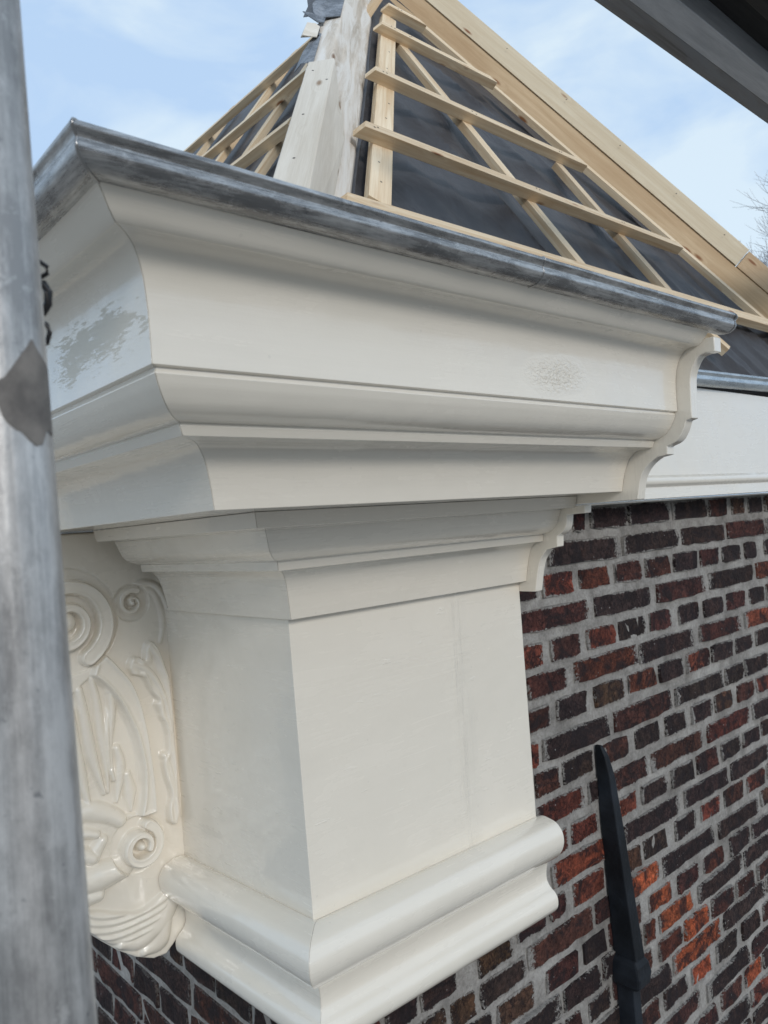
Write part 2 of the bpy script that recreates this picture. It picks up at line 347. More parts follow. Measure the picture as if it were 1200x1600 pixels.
def frame(o, origin, ex, ey):
    ex = Vector(ex).normalized(); ez = ex.cross(Vector(ey)).normalized(); ey = ez.cross(ex)
    o.matrix_basis = Matrix(((ex.x, ey.x, ez.x, origin[0]), (ex.y, ey.y, ez.y, origin[1]), (ex.z, ey.z, ez.z, origin[2]), (0, 0, 0, 1)))
def tube(name, pts, rad, m, parent=None, seg=8, cap=True, smooth=60, flat=1., fdir=None):
    """round tube along pts; rad: number or list; flat squeezes it along fdir"""
    P = [Vector(p) for p in pts]; R_ = rad if isinstance(rad, (list, tuple)) else [rad]*len(P)
    vs, fs = [], []; ref = Vector(fdir) if fdir else Vector((.13, .21, 1)).normalized()
    for i, p in enumerate(P):
        t = (P[min(i+1, len(P)-1)]-P[max(i-1, 0)]).normalized()
        a = (ref-t*ref.dot(t))
        if a.length < 1e-4: a = Vector((1, 0, 0))-t*t.x
        a.normalize(); b = t.cross(a)
        for k in range(seg):
            th = 2*math.pi*k/seg; vs.append(p+a*math.cos(th)*R_[i]*flat+b*math.sin(th)*R_[i])
    for i in range(len(P)-1):
        for k in range(seg): fs.append((i*seg+k, i*seg+(k+1) % seg, (i+1)*seg+(k+1) % seg, (i+1)*seg+k))
    if cap: fs.append(tuple(range(seg))); fs.append(tuple((len(P)-1)*seg+k for k in range(seg)))
    return mesh(name, vs, fs, m, parent, smooth)

# ------------------------------------------------------------------ ground
def ground():
    vs = [(-300, -300, -7), (300, -300, -7), (300, 300, -7), (-300, 300, -7)]
    o = mesh('ground', vs, [(0, 1, 2, 3)], M_ground); o['kind'] = 'structure'
ground()

# ------------------------------------------------------------------ brick walls
BK = {'d': (.056, .036, .033), 'm': (.098, .040, .033), 'b': (.105, .058, .038), 'q': (.15, .048, .034), 'r': (.22, .062, .042), 'o': (.27, .075, .042), 'O': (.45, .115, .050)}
rb = random.Random(3)
def brick_mesh(n, asp, seed, jt=1.):
    """unit brick face in x/z (-.5...5), front at y=-.5, back at y=.5; uneven outline, worn arris"""
    r = random.Random(seed); pts = []
    nx = n
    top = [(-.5+i/nx, .5) for i in range(nx)]; rgt = [(.5, .5), (.5, 0.)]
    bot = [(.5-i/nx, -.5) for i in range(nx)]; lft = [(-.5, -.5), (-.5, 0.)]
    for x, z in top+rgt+bot+lft:
        cx = abs(x) > .49; cz = abs(z) > .49
        jx = (.022*jt if cx else 0.)/asp*2.2; jz = .055*jt
        k = .93 if (cx and cz) else 1.
        pts.append((x*(1-(1-k)/asp)+r.uniform(-1, .6)*jx*(1 if x > 0 else -1)*(1 if cx else 0), z*k+(r.uniform(-1, .5)*jz*(1 if z > 0 else -1) if cz else 0)))
    m = len(pts); vs = []; ix = .026/asp; iz = .065
    for x, z in pts: vs.append((x, .5, z))
    for x, z in pts: vs.append((x, -.30+r.uniform(-.05, .05), z))
    for x, z in pts: vs.append((x*(1-2*ix), -.5+r.uniform(-.04, .09), z*(1-2*iz)*1.05))
    fs = [(k*m+i, k*m+(i+1) % m, (k+1)*m+(i+1) % m, (k+1)*m+i) for k in (0, 1) for i in range(m)]
    h = m//2                                                        # front closed as a ladder of quads
    vt = [2*m+i for i in range(m)]
    a = [vt[i] for i in range(0, nx+1)]; b = [vt[(m-1-i)-1] for i in range(0, nx+1)]
    b[0] = vt[m-2]
    f0 = [vt[m-1], a[0], a[1], b[1], b[0]]; fs.append(tuple(f0))
    for i in range(1, nx-1): fs.append((a[i], a[i+1], b[i+1], b[i]))
    fs.append((a[nx-1], a[nx], vt[nx+1], b[nx], b[nx-1]))
    me = bpy.data.meshes.new('brick'); me.from_pydata(vs, [], fs)
    bm = bmesh.new(); bm.from_mesh(me); bmesh.ops.recalc_face_normals(bm, faces=bm.faces); bm.to_mesh(me); bm.free()
    me.shade_smooth(); me.set_sharp_from_angle(angle=math.radians(50)); return me
ST = [brick_mesh(7, 5., 10+i) for i in range(7)]; HD = [brick_mesh(4, 2.3, 40+i) for i in range(7)]
for q in ST+HD: q.materials.append(M_brick)
STA = [brick_mesh(7, 5., 70+i, .3) for i in range(5)]; HDA = [brick_mesh(4, 2.3, 80+i, .3) for i in range(5)]
for q in STA+HDA: q.materials.append(M_brickA)
def put_brick(parent, org, ex, x0, x1, z, key, h=.052, proud=.0045, A=False, depth=.05):
    """org: point on the wall plane; ex: unit direction along the wall; normal points to the viewer"""
    w = x1-x0; lib = (STA if A else ST) if w > .15 else (HDA if A else HD)
    o = link('brick', rb.choice(lib), None, parent); nrm = Vector((ex[1], -ex[0], 0)) if not A else Vector((-1, 0, 0))
    pr = proud+rb.uniform(-.002, .002)
    c = Vector(org)+Vector(ex)*((x0+x1)/2)+Vector((0, 0, z))+nrm*(pr-depth/2)
    e2 = -nrm; e3 = Vector((0, 0, 1)); tl = rb.uniform(-.012, .012)*(.2 if A else 1); e1 = (Vector(ex)+e3*tl).normalized(); e3 = e1.cross(e2) if e1.cross(e2).z > 0 else -e1.cross(e2)
    flip = rb.choice((1, -1)); hh = h*(1. if A else rb.uniform(.94, 1.05))
    o.matrix_basis = Matrix(((e1.x*w*flip, e2.x*depth, e3.x*hh, c.x), (e1.y*w*flip, e2.y*depth, e3.y*hh, c.y), (e1.z*w*flip, e2.z*depth, e3.z*hh, c.z), (0, 0, 0, 1)))
    b = BK[key]; v = rb.uniform(.85, 1.15); o.color = (b[0]*v, b[1]*v*rb.uniform(.93, 1.07), b[2]*v*rb.uniform(.93, 1.07), 1)
    return o
TR = '779,822,555,m;846,1001,559,d;1008,1203,564,d;1219,1409,565,d;1421,1532,564,m;1562,1648,562,b;1670,1773,561,d;679,958,490,d;971,1239,493,d;1257,1501,494,d;1521,1775,495,m;650,762,429,r;785,906,430,q;928,1046,430,m;1063,1182,430,m;1204,1328,430,d;1347,1458,430,m;1479,1593,430,d;1623,1707,430,d;1760,1873,430,d;553,811,363,m;836,1079,360,d;1108,1360,360,m;1386,1663,364,d;1692,1860,367,q;560,637,291,r;664,777,293,m;796,912,295,r;925,1047,297,d;1066,1173,298,m;1207,1316,297,d;1345,1463,296,d;1484,1602,295,m;1629,1735,293,d;578,720,231,m;741,1000,235,q;1007,1275,231,d;1309,1556,230,m;1585,1821,229,o;562,648,163,m;669,782,165,d;808,935,167,b;948,1076,168,q;1090,1214,168,d;1227,1351,168,r;1369,1496,168,d;1518,1629,169,d;1648,1748,169,d;572,595,99,r;611,856,97,d;879,1140,95,m;1158,1422,94,d;1436,1550,96,d;1564,1724,98,d;580,658,36,m;673,786,38,d;830,933,37,m;960,1073,36,d;1100,1207,35,d;1232,1344,35,d;1365,1476,35,b;1502,1613,35,m;1626,1722,35,q;575,740,-23,q;758,834,-27,d;853,1006,-32,m;1025,1281,-34,m;1310,1568,-34,q;1586,1707,-36,d;690,792,-94,q;812,857,-95,m;872,950,-95,r;967,1085,-96,d;1109,1222,-97,d;1240,1358,-98,m;1380,1495,-99,d;1513,1625,-100,d;612,825,-154,o;846,869,-158,m;886,1138,-162,d;1162,1409,-166,d;1426,1680,-170,d;679,794,-220,r;816,864,-220,m;882,946,-220,b;961,1069,-221,d;1106,1211,-222,d;1241,1352,-224,r;1373,1494,-227,m;1516,1638,-231,q;598,651,-214,m;885,1015,-278,O;1038,1302,-291,d;1328,1582,-304,d;153,224,-233,d;233,322,-237,d;377,479,-250,b;518,739,-282,m;885,928,-343,m;962,1073,-347,O;1101,1206,-353,m;1234,1346,-359,q;1384,1500,-362,d;1525,1643,-364,d;301,364,-300,b;379,516,-300,d;698,783,-350,d;935,980,-398,q;1003,1163,-405,O;1194,1448,-413,d;1464,1653,-422,d;418,533,-355,b;568,681,-356,m;909,956,-456,m;991,1098,-466,q;1114,1238,-470,O;1260,1382,-475,m;1401,1510,-482,m;1535,1641,-487,m;621,751,-416,d;887,1036,-530,d;1048,1300,-530,O;1318,1574,-530,d;883,970,-574,m;996,1110,-585,d;1130,1239,-589,O;1264,1387,-595,d;1415,1526,-600,d;1551,1640,-604,m;982,1163,-640,m;1200,1442,-660,d;1466,1604,-671,m;1127,1243,-720,m;1271,1396,-720,m;1412,1515,-720,O;702,785,-478,d;624,673,-478,m'
bricks = [(float(a)/1000, float(b)/1000, float(c)/1000, k) for a, b, c, k in (s.split(',') for s in TR.split(';'))]
ROWZ = [.562, .493, .430, .363, .295, .231, .168, .096, .035, -.033, -.096, -.162, -.222, -.287, -.350, -.410, -.470, -.530, -.592, -.660, -.720, -.785, -.85, -.915, -.98, -1.045, -1.11]
bricks = [(a, b_, z+.6*(min(ROWZ, key=lambda q: abs(q-z))-z), k) for a, b_, z, k in bricks]
wallB = thing('brick_wall', 'old dark red brick wall with pale mortar, behind the iron anchor right of the pilaster', 'wall', (1.5, .03, -7))
def mortar_sheet(name, org, ex, L, z0, z1, parent, step=.011, amp=.0011):
    nx, nz = int(L/step), int((z1-z0)/step); ex = Vector(ex); nr = Vector((-1, 0, 0)) if abs(ex.y) > .5 else Vector((0, -1, 0))
    vs = []
    for j in range(nz+1):
        for i in range(nx+1):
            p = Vector(org)+ex*(L*i/nx)+Vector((0, 0, z0+(z1-z0)*j/nz))
            d = noise.fractal(p*38, 1., 2., 4)*amp+noise.noise(p*9)*amp
            vs.append(p+nr*d)
    fs = [(j*(nx+1)+i, j*(nx+1)+i+1, (j+1)*(nx+1)+i+1, (j+1)*(nx+1)+i) for j in range(nz) for i in range(nx)]
    k = len(vs); b = -nr*.2
    for p in (Vector(org)+Vector((0, 0, z0)), Vector(org)+ex*L+Vector((0, 0, z0)), Vector(org)+ex*L+Vector((0, 0, z1)), Vector(org)+Vector((0, 0, z1))): vs.append(p+b)
    fs.append((k, k+3, k+2, k+1)); c = (0, nx, (nz+1)*(nx+1)-1, nz*(nx+1))
    for a in range(4): fs.append((c[a], c[(a+1) % 4], k+(a+1) % 4, k+a))
    me = bpy.data.meshes.new(name); me.from_pydata([tuple(v) for v in vs], [], fs); me.shade_smooth()
    return link(name, me, M_mortar, parent)
mortar_sheet('mortar', (.034, .0315, 0), (1, 0, 0), 3.0, -1.2, .595, wallB)
rf = random.Random(11); cnt = 0
for a in bricks:
    put_brick(wallB, (0, .030, 0), (1, 0, 0), a[0], a[1], a[2], a[3]); cnt += 1
fill = []
for ri, z in enumerate(ROWZ):
    stretch = ri % 2 == 1; ln = .255 if stretch else .113; jt = .012
    occ = sorted((a[0], a[1]) for a in bricks if abs(a[2]-z) < (.030 if z > -.2 else .034))
    lo = .04 if z < -.17 else .50; hi = 3.0
    if not occ: occ = [(.9+.03*(ri % 3), .9+.03*(ri % 3))]
    x = occ[-1][1]+jt
    while x < hi:
        w = ln*rf.uniform(.95, 1.04)
        if not stretch and rf.random() < .06: w = .24
        fill.append((x, min(x+w, hi), z)); x += w+jt
    x = occ[0][0]-jt
    while x > lo+.03:
        w = ln*rf.uniform(.95, 1.04)
        if z < -.17 or x-w > lo: fill.append((max(x-w, lo), x, z))
        x -= w+jt
    for (p, q), (r_, s_) in zip(occ, occ[1:]):
        g = r_-q
        if g > .065:
            k = max(1, round(g/(ln+jt))); w = (g-jt*(k+1))/k
            for i in range(k): fill.append((q+jt+i*(w+jt), q+jt+i*(w+jt)+w, z))
fill = [f for f in fill if not any(min(f[1], a[1])-max(f[0], a[0]) > .001 and abs(a[2]-f[2]) < .050 for a in bricks)]
fill.sort(key=lambda f: abs(max(0, f[0]-1.6))+abs(min(0, f[2]+.72))*1.3)
rest = []
for f in fill:
    if f[1]-f[0] < .02: continue
    key = rf.choices('dmbqrO', (40, 30, 6, 14, 7, 2))[0]
    if cnt < 262: put_brick(wallB, (0, .030, 0), (1, 0, 0), f[0], f[1], f[2], key); cnt += 1
    else: rest.append(f)
def joined_bricks(name, lst, parent):
    vs, fs = [], []
    for x0, x1, z in lst:
        k = len(vs); h = .0255
        for y, s in ((.05, 0), (.0262, 0), (.0245, .003)):
            for x, zz in ((x0+s, z-h+s), (x1-s, z-h+s), (x1-s, z+h-s), (x0+s, z+h-s)): vs.append((x, y, zz))
        for L in (0, 4):
            for i in range(4): fs.append((k+L+i, k+L+(i+1) % 4, k+L+4+(i+1) % 4, k+L+4+i))
        fs.append((k+8, k+9, k+10, k+11))
    o = mesh(name, vs, fs, M_brick, parent); o['kind'] = 'stuff'; o.color = (.07, .04, .038, 1)
joined_bricks('outlying_bricks', rest, wallB)

wallA = thing('brick_wall', 'dark brown brickwork with thin pale joints at the bottom, between scaffold tube and pilaster base', 'wall', (.03, 1., -7))
mortar_sheet('mortar', (.0355, .032, 0), (0, 1, 0), 1.9, -1.2, -.10, wallA, step=.016, amp=.0004)
ra = random.Random(5)
for ri, z in enumerate([-.11-.0668*i for i in range(13)]):
    off = (.0, .13, .065, .195)[ri % 4]; y = .046
    first = True
    while y < 1.85:
        w = (.255 if ri % 2 else .122) if not first else (.255 if ri % 2 else .122)*(.45+off)
        first = False
        put_brick(wallA, (.034, 0, 0), (0, 1, 0), y, y+w, z, ra.choice('ddmmb'), h=.0585, proud=.003, A=True)
        y += w+.009

# ------------------------------------------------------------------ corner pilaster (shaft, capital, base)
pil = thing('corner_pilaster', 'smooth cream painted wooden pilaster with moulded capital and rounded base at the brick corner', 'pilaster', (.25, .1, -.2))
YA = .4045
shaft_v = []
for z, xa, yb, w in ((.458, -.006, -.0095, .5316), (-.02, .002, -.0085, .5316)):
    shaft_v += [(xa, yb, z), (w, yb, z), (w, .034, z), (.034, .034, z), (.034, YA, z), (xa, YA, z)]
def wall_strip(name, a0, a1, b0, b1, m, parent, n, bev=None):
    pass
vs = shaft_v; fs = [(i, (i+1) % 6, 6+(i+1) % 6, 6+i) for i in range(6)]+[tuple(range(6)), tuple(range(6, 12))]
# uv: u across, v up (vertical brush strokes are rare: strokes follow the grain of the horizontal boards)
def shaft():
    me = bpy.data.meshes.new('shaft'); me.from_pydata(vs, [], fs)
    bm = bmesh.new(); bm.from_mesh(me); bmesh.ops.recalc_face_normals(bm, faces=bm.faces)
    uvl = bm.loops.layers.uv.new('UVMap')
    for f in bm.faces:
        for l in f.loops: l[uvl].uv = (l.vert.co.x-l.vert.co.y, l.vert.co.z)
    bm.to_mesh(me); bm.free()
    o = link('shaft', me, M_shaft, pil); b = o.modifiers.new('bevel', 'BEVEL'); b.width = .0014; b.segments = 3
caulk = [(W+.001, .030+rf.uniform(-.0005, .0005), -.182+.012*i) for i in range(53)]
tube('mortar_fillet', caulk, [.0035+.0018*rf.random() for _ in caulk], M_mortar, pil, seg=6)
shaft()
def wrap_sections(prof, dA, dzm=0., yl=.36, dzl=0., xr=W, xin=None):
    """left end / mitre / right end sections of a moulding running round the corner"""
    L = [(-(o-dA), yl, z+dzl) for o, z in prof]
    M = [(-(o-dA), -o, z+dzm) for o, z in prof]
    R_ = [(xr, -o, z) for o, z in prof]
    return [L, M, R_]
S_ = 's'
CAP = [(-.025, .6081, S_), (.156, .6081, S_), (.151, .588, S_), (.120, .586, S_), (.115, .575), (.106, .557), (.091, .546), (.076, .542, S_), (.074, .529, S_), (.056, .5265, S_), (.044, .514), (.035, .488), (.0275, .454, S_), (-.025, .4535, S_)]
BASE = [(-.025, .0015, S_), (.010, .0008, S_), (.024, .006), (.040, .0045), (.056, -.0005), (.067, -.013), (.070, -.027), (.067, -.043), (.057, -.060), (.042, -.0725), (.030, -.079, S_), (.0265, -.087), (.023, -.103), (.0235, -.117), (.030, -.1275), (.040, -.135), (.0455, -.145), (.0445, -.160), (.036, -.172), (.022, -.180, S_), (-.025, -.1805, S_)]
def run2(name, secs, m, par, bev, dv=.12):
    loft(name, secs[1:], m, par, bev=bev, div=dv, axis=0)
    loft(name, [secs[0], [(x, y+.0004, z) for x, y, z in secs[1]]], m, par, bev=bev, div=dv, axis=1)
run2('capital_moulding', wrap_sections(cr_profile(CAP), .014, 0, .365), M_paint, pil, .0007)
bs = wrap_sections(cr_profile(BASE, 4), .017, .009, .398, -.008)
run2('base_moulding', bs, M_paint, pil, .0007)
def end_board(name, outl, x0, x1, parent, m=None):
    vs = [(x0, -o, z) for o, z in outl]+[(x1, -o, z) for o, z in outl]; n = len(outl)
    fs = [(i, (i+1) % n, n+(i+1) % n, n+i) for i in range(n)]+[tuple(range(n)), tuple(range(n, 2*n))]
    uv = []
    for x in (x0, x1):
        for o, z in outl: uv.append((z, o+x))
    return mesh(name, vs, fs, m or M_paint, parent, 30, uv, .0012)
CB = cr_profile([(-.025, .5905, S_), (.170, .5905, S_), (.169, .5765, S_), (.131, .5755, S_), (.127, .556), (.119, .545), (.106, .538, S_), (.104, .518, S_), (.080, .513, S_), (.064, .495), (.055, .470), (.047, .434, S_), (-.025, .434, S_)], 5)
end_board('capital_end_board', CB[:], W+.0005, W+.022, pil)

# ------------------------------------------------------------------ cornice
cor = thing('box_cornice', 'deep cream painted wooden box cornice with cove mouldings turning the corner under the dark gutter', 'cornice', (.2, .2, .6))
CRN = [(-.02, .8436, S_), (.4180, .8436, S_), (.4060, .8305, S_), (.4020, .8272, S_), (.398, .8245, S_), (.384, .8235), (.372, .8175), (.362, .800), (.3575, .775), (.3565, .750), (.3565, .7285, S_), (.3515, .7275, S_), (.3515, .7248, S_), (.3525, .7225, S_), (.3475, .712), (.338, .699), (.325, .6905), (.3125, .6875, S_), (.313, .6845, S_), (.3085, .676, S_), (.286, .6745, S_), (.276, .671), (.264, .660), (.2565, .645), (.251, .628), (.247, .6085, S_), (-.02, .6083, S_)]
cp = cr_profile(CRN, 6)
sec = wrap_sections(cp, 0, 0, 1.6)
sb = [sec[1], sec[2]]; sa = [sec[0], sec[1]]
loft('cornice_front', sb, M_crownB, cor, bev=.0006, div=.15, axis=0)
# the left return is a separate, mitred run of boards (painted over at the mitre)
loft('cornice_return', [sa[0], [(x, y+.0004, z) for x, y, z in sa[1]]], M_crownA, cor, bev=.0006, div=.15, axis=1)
KB = cr_profile([(-.02, .834, S_), (.424, .834, S_), (.423, .811, S_), (.409, .812, S_), (.396, .808), (.386, .793), (.381, .776), (.3795, .745), (.3785, .7145, S_), (.369, .7125, S_), (.362, .696), (.351, .682), (.3335, .6755, S_), (.3325, .662, S_), (.3155, .660, S_), (.303, .653), (.290, .641), (.281, .624), (.274, .593, S_), (-.02, .593, S_)], 5)
end_board('end_board', KB, W+.001, W+.024, cor)
boxm('frieze_backing', (.002, 1.2, .71), M_paint, cor).location = (.02, .975, .256)

# the main eaves fascia further back
fas = thing('eaves_fascia', 'glossy white eaves fascia with a bead, above the brick wall right of the cornice end', 'fascia', (1.5, 0, .6))
FP = cr_profile([(-.02, .866, S_), (.060, .866, S_), (.0605, .650, S_), (.0625, .6475, S_), (.068, .643), (.0695, .636), (.068, .629), (.0625, .6245, S_), (.060, .622, S_), (.060, .5955, S_), (-.02, .5952, S_)], 4)
loft('fascia_board', [[(W+.03, -o, z) for o, z in FP], [(3.2, -o, z+.004) for o, z in FP]], M_paint, fas, bev=.0008, div=.2, axis=0)
boxm('soffit_strip', (2.6, .055, .004), M_paint, fas).location = (W+.03+1.3, -.0085, .5925)

# ------------------------------------------------------------------ gutters
def gutter_prof(yo, zc, R=.046, rb_=.0085, seg=14):
    """half-round section with a rolled front bead; returns (o, z) from the back edge round to the bead"""
    pts = []
    for i in range(seg+1):
        th = math.pi*i/seg; pts.append((yo-R+0*R-R*math.cos(th)*1., zc-R*math.sin(th)*.88))
    # bead
    bc = (pts[-1][0]-rb_*.15, zc+rb_*.2)
    bead = [(bc[0]+rb_*math.cos(a), bc[1]+rb_*math.sin(a)) for a in [math.radians(-60+20*k) for k in range(16)]]
    inner = [(yo-R-(R-.002)*math.cos(math.pi*i/seg), zc-(R-.002)*math.sin(math.pi*i/seg)*.88) for i in range(seg, -1, -1)]
    return pts+bead+inner
gut = thing('roof_gutter', 'weathered dark zinc half-round gutter with rolled edge and round stop end along the cream cornice', 'gutter', (.1, -.4, .84))
GP = cr_profile([(.400, .8610), (.4015, .851), (.408, .8452), (.4175, .8430), (.4275, .8434), (.4355, .8475), (.4395, .8530), (.4395, .8575), (.4388, .8605), (.4405, .8635), (.4430, .8665), (.4418, .8702), (.4385, .8715), (.4350, .8700), (.4345, .8660), (.4365, .8620), (.4370, .8560), (.4340, .8500), (.4270, .8455), (.4180, .8448), (.4095, .8468), (.4035, .8515), (.4022, .8612)], 4)
def gsec(x=None, y=None):
    if x is None and y is None: return [(-o, -o, z) for o, z in GP]
    if x is not None: return [(x, -o, z) for o, z in GP]
    return [(-o, y, z) for o, z in GP]
g1 = loft('gutter_front', [gsec(), gsec(x=-.02), gsec(x=.30), gsec(x=.575)], M_zinc, gut, caps=False, smooth=50, div=.05)
g2 = loft('gutter_return', [gsec(y=1.6), [(-o-.0008, -o+.0015, z) for o, z in GP]], M_zinc, gut, caps=False, smooth=50, div=.05)
for o in (g1, g2):          # hand-worked metal: slight dents
    for v in o.data.vertices:
        p = v.co; d = noise.noise(Vector((p.x*9, p.y*9, p.z*20)))*.0016+noise.noise(p*30)*.0006; v.co.z += d; v.co.y += d
# solder seam at the corner: a raised dark bead following the section
def seam(parent, pts, r, name='solder_seam'): return tube(name, pts, r, M_zinc, parent, seg=6)
outer = [(-o-.0004, -o-.0004, z-.0002) for o, z in GP[10:52]]
seam(gut, outer, .0013)

seam(gut, [(.083, -o-.0003, z-.0003) for o, z in GP[10:52]], .0010)
# stop end: the section closes in a rounded nose
def stop_end():
    c = Vector((.416, .8615)); secs = []
    for i in range(11):
        ph = math.pi/2*i/10; k = max(math.cos(ph), .02)
        secs.append([(.5745+.024*math.sin(ph), -(c.x+(o-c.x)*k), c.y-.004*(1-k)+(z-c.y)*k) for o, z in GP])
    loft('stop_end', secs, M_zinc, gut, smooth=60, axis=0)
stop_end()
gl = thing('lower_gutter', 'bright zinc gutter on the white fascia, lower and further right than the dark one', 'gutter', (1.6, -.1, .87))
GP2 = [(o-.348, (z-.8422)*1.25+.868) for o, z in GP]
loft('gutter_trough', [[(W+.05, -o, z-.018) for o, z in GP2], [(3.2, -o, z+.052) for o, z in GP2]], M_zinc2, gl, caps=False, smooth=50, div=.1)

# ------------------------------------------------------------------ carved bracket (S-scroll console), its side faces the pilaster
con = thing('carved_bracket', 'cream painted carved scroll bracket with volutes and leaves beside the pilaster, half behind the tube', 'bracket', (-.1, .45, -.1))
YC = .405
def P3(x, z, d=0.): return Vector((x/1000, YC-d, z/1000))
outl = [(20, 607), (-330, 607), (-345, 500), (-330, 380), (-262, 300), (-228, 200), (-225, 100), (-240, 20), (-235, -50), (-190, -68), (-160, -100), (-132, -128), (-100, -153), (-70, -168), (-45, -170), (-20, -150), (12, -140), (20, 0)]
def plate(name, pts, d0, d1, parent, m=M_carve, bev=.003, smooth=40):
    n = len(pts); vs = [P3(x, z, d1) for x, z in pts]+[P3(x, z, d0) for x, z in pts]
    return mesh(name, vs, [(i, (i+1) % n, n+(i+1) % n, n+i) for i in range(n)]+[tuple(range(n)), tuple(range(n, 2*n))], m, parent, smooth, None, bev)
plate('bracket_body', outl, -.16, .001, con)
import numpy as np
STEP = 1.35; RD = 1.1
gx = np.arange(-348, 24, STEP); gz = np.arange(-174, 610, STEP); GX, GZ = np.meshgrid(gx, gz)
def segdist(pts):
    """distance to a polyline and the fraction along it"""
    P = np.array(pts, float); L = np.concatenate([[0], np.cumsum(np.hypot(*(P[1:]-P[:-1]).T))]); D = np.full(GX.shape, 1e9); T = np.zeros(GX.shape)
    for i in range(len(P)-1):
        a, c = P[i], P[i+1]; v = c-a; l2 = (v*v).sum()+1e-9
        t = np.clip(((GX-a[0])*v[0]+(GZ-a[1])*v[1])/l2, 0, 1); d = np.hypot(GX-a[0]-t*v[0], GZ-a[1]-t*v[1])
        k = d < D; D[k] = d[k]; T[k] = ((L[i]+t*math.sqrt(l2))/L[-1])[k]
    return D, T
def polysd(pts):
    """signed distance, positive inside"""
    D, _ = segdist(list(pts)+[pts[0]]); ins = np.zeros(GX.shape, bool); n = len(pts)
    for i in range(n):
        (x0, z0), (x1, z1) = pts[i], pts[(i+1) % n]
        if z0 == z1: continue
        c = ((z0 > GZ) != (z1 > GZ)) & (GX < (x1-x0)*(GZ-z0)/(z1-z0)+x0); ins ^= c
    return np.where(ins, D, -D)
def sst(v, a, c): u = np.clip((v-a)/(c-a), 0, 1); return u*u*(3-2*u)
def SL2(p, n=6): return cr_profile([(q[0], q[1]) for q in p], n)
def stroke(H, pts, r, h, pw=.5, taper=(1, 1, 1), base=0.):
    D, T = segdist(SL2(pts)); rr = r*1.35*np.interp(T, (0, .5, 1), taper)+1e-3
    v = (base+h)*np.clip(1-(D/rr)**2, 0, 1)**pw; np.maximum(H, np.where(D < rr, v, 0), out=H)
def spiral(cx, cz, R, turns, start, cw, rmin=.14):
    n = int(turns*30); return [(cx+R*((1-i/n)*(1-rmin)+rmin)*math.cos(math.radians(start)+cw*2*math.pi*turns*i/n), cz+R*((1-i/n)*(1-rmin)+rmin)*math.sin(math.radians(start)+cw*2*math.pi*turns*i/n)) for i in range(n+1)]
def blur(H, n):
    for _ in range(n):
        for ax in (0, 1): H = .25*np.roll(H, 1, ax)+.5*H+.25*np.roll(H, -1, ax)
    return H
body_sd = polysd(outl)
bo = [(-136, 400), (-118, 384), (-102, 364), (-81, 334), (-66, 290), (-58, 240), (-53, 190), (-50, 140), (-50, 92)]
bi = [(-84, 92), (-75, 130), (-72, 170), (-75, 200), (-81, 235), (-91, 265), (-106, 300), (-128, 334), (-152, 358)]
H = np.full(GX.shape, 2.2)
# field inside the strap is sunk, the rest slightly raised
sunk = polysd([(-152, 356), (-128, 332), (-106, 298), (-91, 262), (-81, 232), (-75, 200), (-73, 150), (-84, 96), (-130, 110), (-170, 120), (-230, 130), (-225, 300)])
H += 4.5*sst(-sunk, -4, 1)*sst(GZ, 60, 110); H -= 1.9*sst(sunk, -1, 3)
sd = polysd(SL2(bo, 4)+SL2(bi, 4)); H = np.maximum(H, 21*sst(sd, -1, 3.5)-3.5*sst(sd, 3, 11))
# acanthus border along the pilaster
ac = [(-88, 358), (-86, 370), (-77, 379), (-64, 376), (-57, 372), (-56, 386), (-50, 398), (-40, 402), (-28, 388), (-14, 350), (-8, 300), (-8, 80), (-28, 66), (-31, 90), (-25, 118), (-33, 150), (-36, 180), (-27, 192), (-25, 212), (-24, 240), (-35, 262), (-36, 290), (-46, 305), (-52, 318), (-60, 336), (-72, 342), (-82, 346)]
sd = polysd(SL2(ac+[ac[0]], 4)[:-1]); nz_ = np.sin((GX*.9+GZ*.16)*.42)*.9
H = np.maximum(H, (19+nz_)*sst(sd, -1, 3.5)-6*sst(sd, 5, 22))
for pts, r, h in (([(-76, 364), (-52, 350), (-32, 318), (-20, 280), (-14, 230)], 7, 20), ([(-44, 392), (-28, 366), (-16, 330)], 6, 21), ([(-34, 285), (-22, 250), (-16, 205)], 5, 19), ([(-30, 190), (-20, 160), (-15, 110)], 5, 19)):
    stroke(H, pts, r, h, .6, (1.2, 1, .5))
stroke(H, [(-70, 497), (-48, 508), (-22, 500), (-4, 470), (4, 430), (8, 370), (10, 250), (8, 70)], 6.5, 12, .5)
stroke(H, [(-58, 500), (-30, 492), (-16, 460), (-14, 420), (-20, 396)], 9, 9, .6, (.8, 1, .6))
# hanging leaves in the sunk field
for pts, r, h in (([(-150, 352), (-143, 318), (-139, 262), (-134, 200), (-133, 150)], 7, 8), ([(-122, 332), (-117, 300), (-122, 268), (-128, 240), (-127, 200), (-122, 168)], 8, 9), ([(-172, 335), (-166, 290), (-160, 240), (-150, 190), (-140, 150)], 9, 10),
                  ([(-113, 222), (-108, 196), (-112, 165), (-119, 130)], 8, 9), ([(-98, 172), (-94, 145), (-95, 108)], 9, 9), ([(-190, 300), (-184, 240), (-176, 180), (-168, 140)], 11, 10), ([(-140, 350), (-120, 334), (-104, 306), (-98, 286)], 6, 8), ([(-205, 260), (-200, 200), (-190, 150)], 10, 8)):
    stroke(H, pts, r, h, .75, (.7, 1.1, .35))
for pts, r in (([(-160, 330), (-152, 270), (-144, 200)], 1.8), ([(-124, 320), (-124, 260), (-126, 190)], 1.5), ([(-178, 300), (-172, 230), (-160, 170)], 1.8)):
    D, T = segdist(SL2(pts)); H -= 3.5*np.exp(-(D/r)**2)
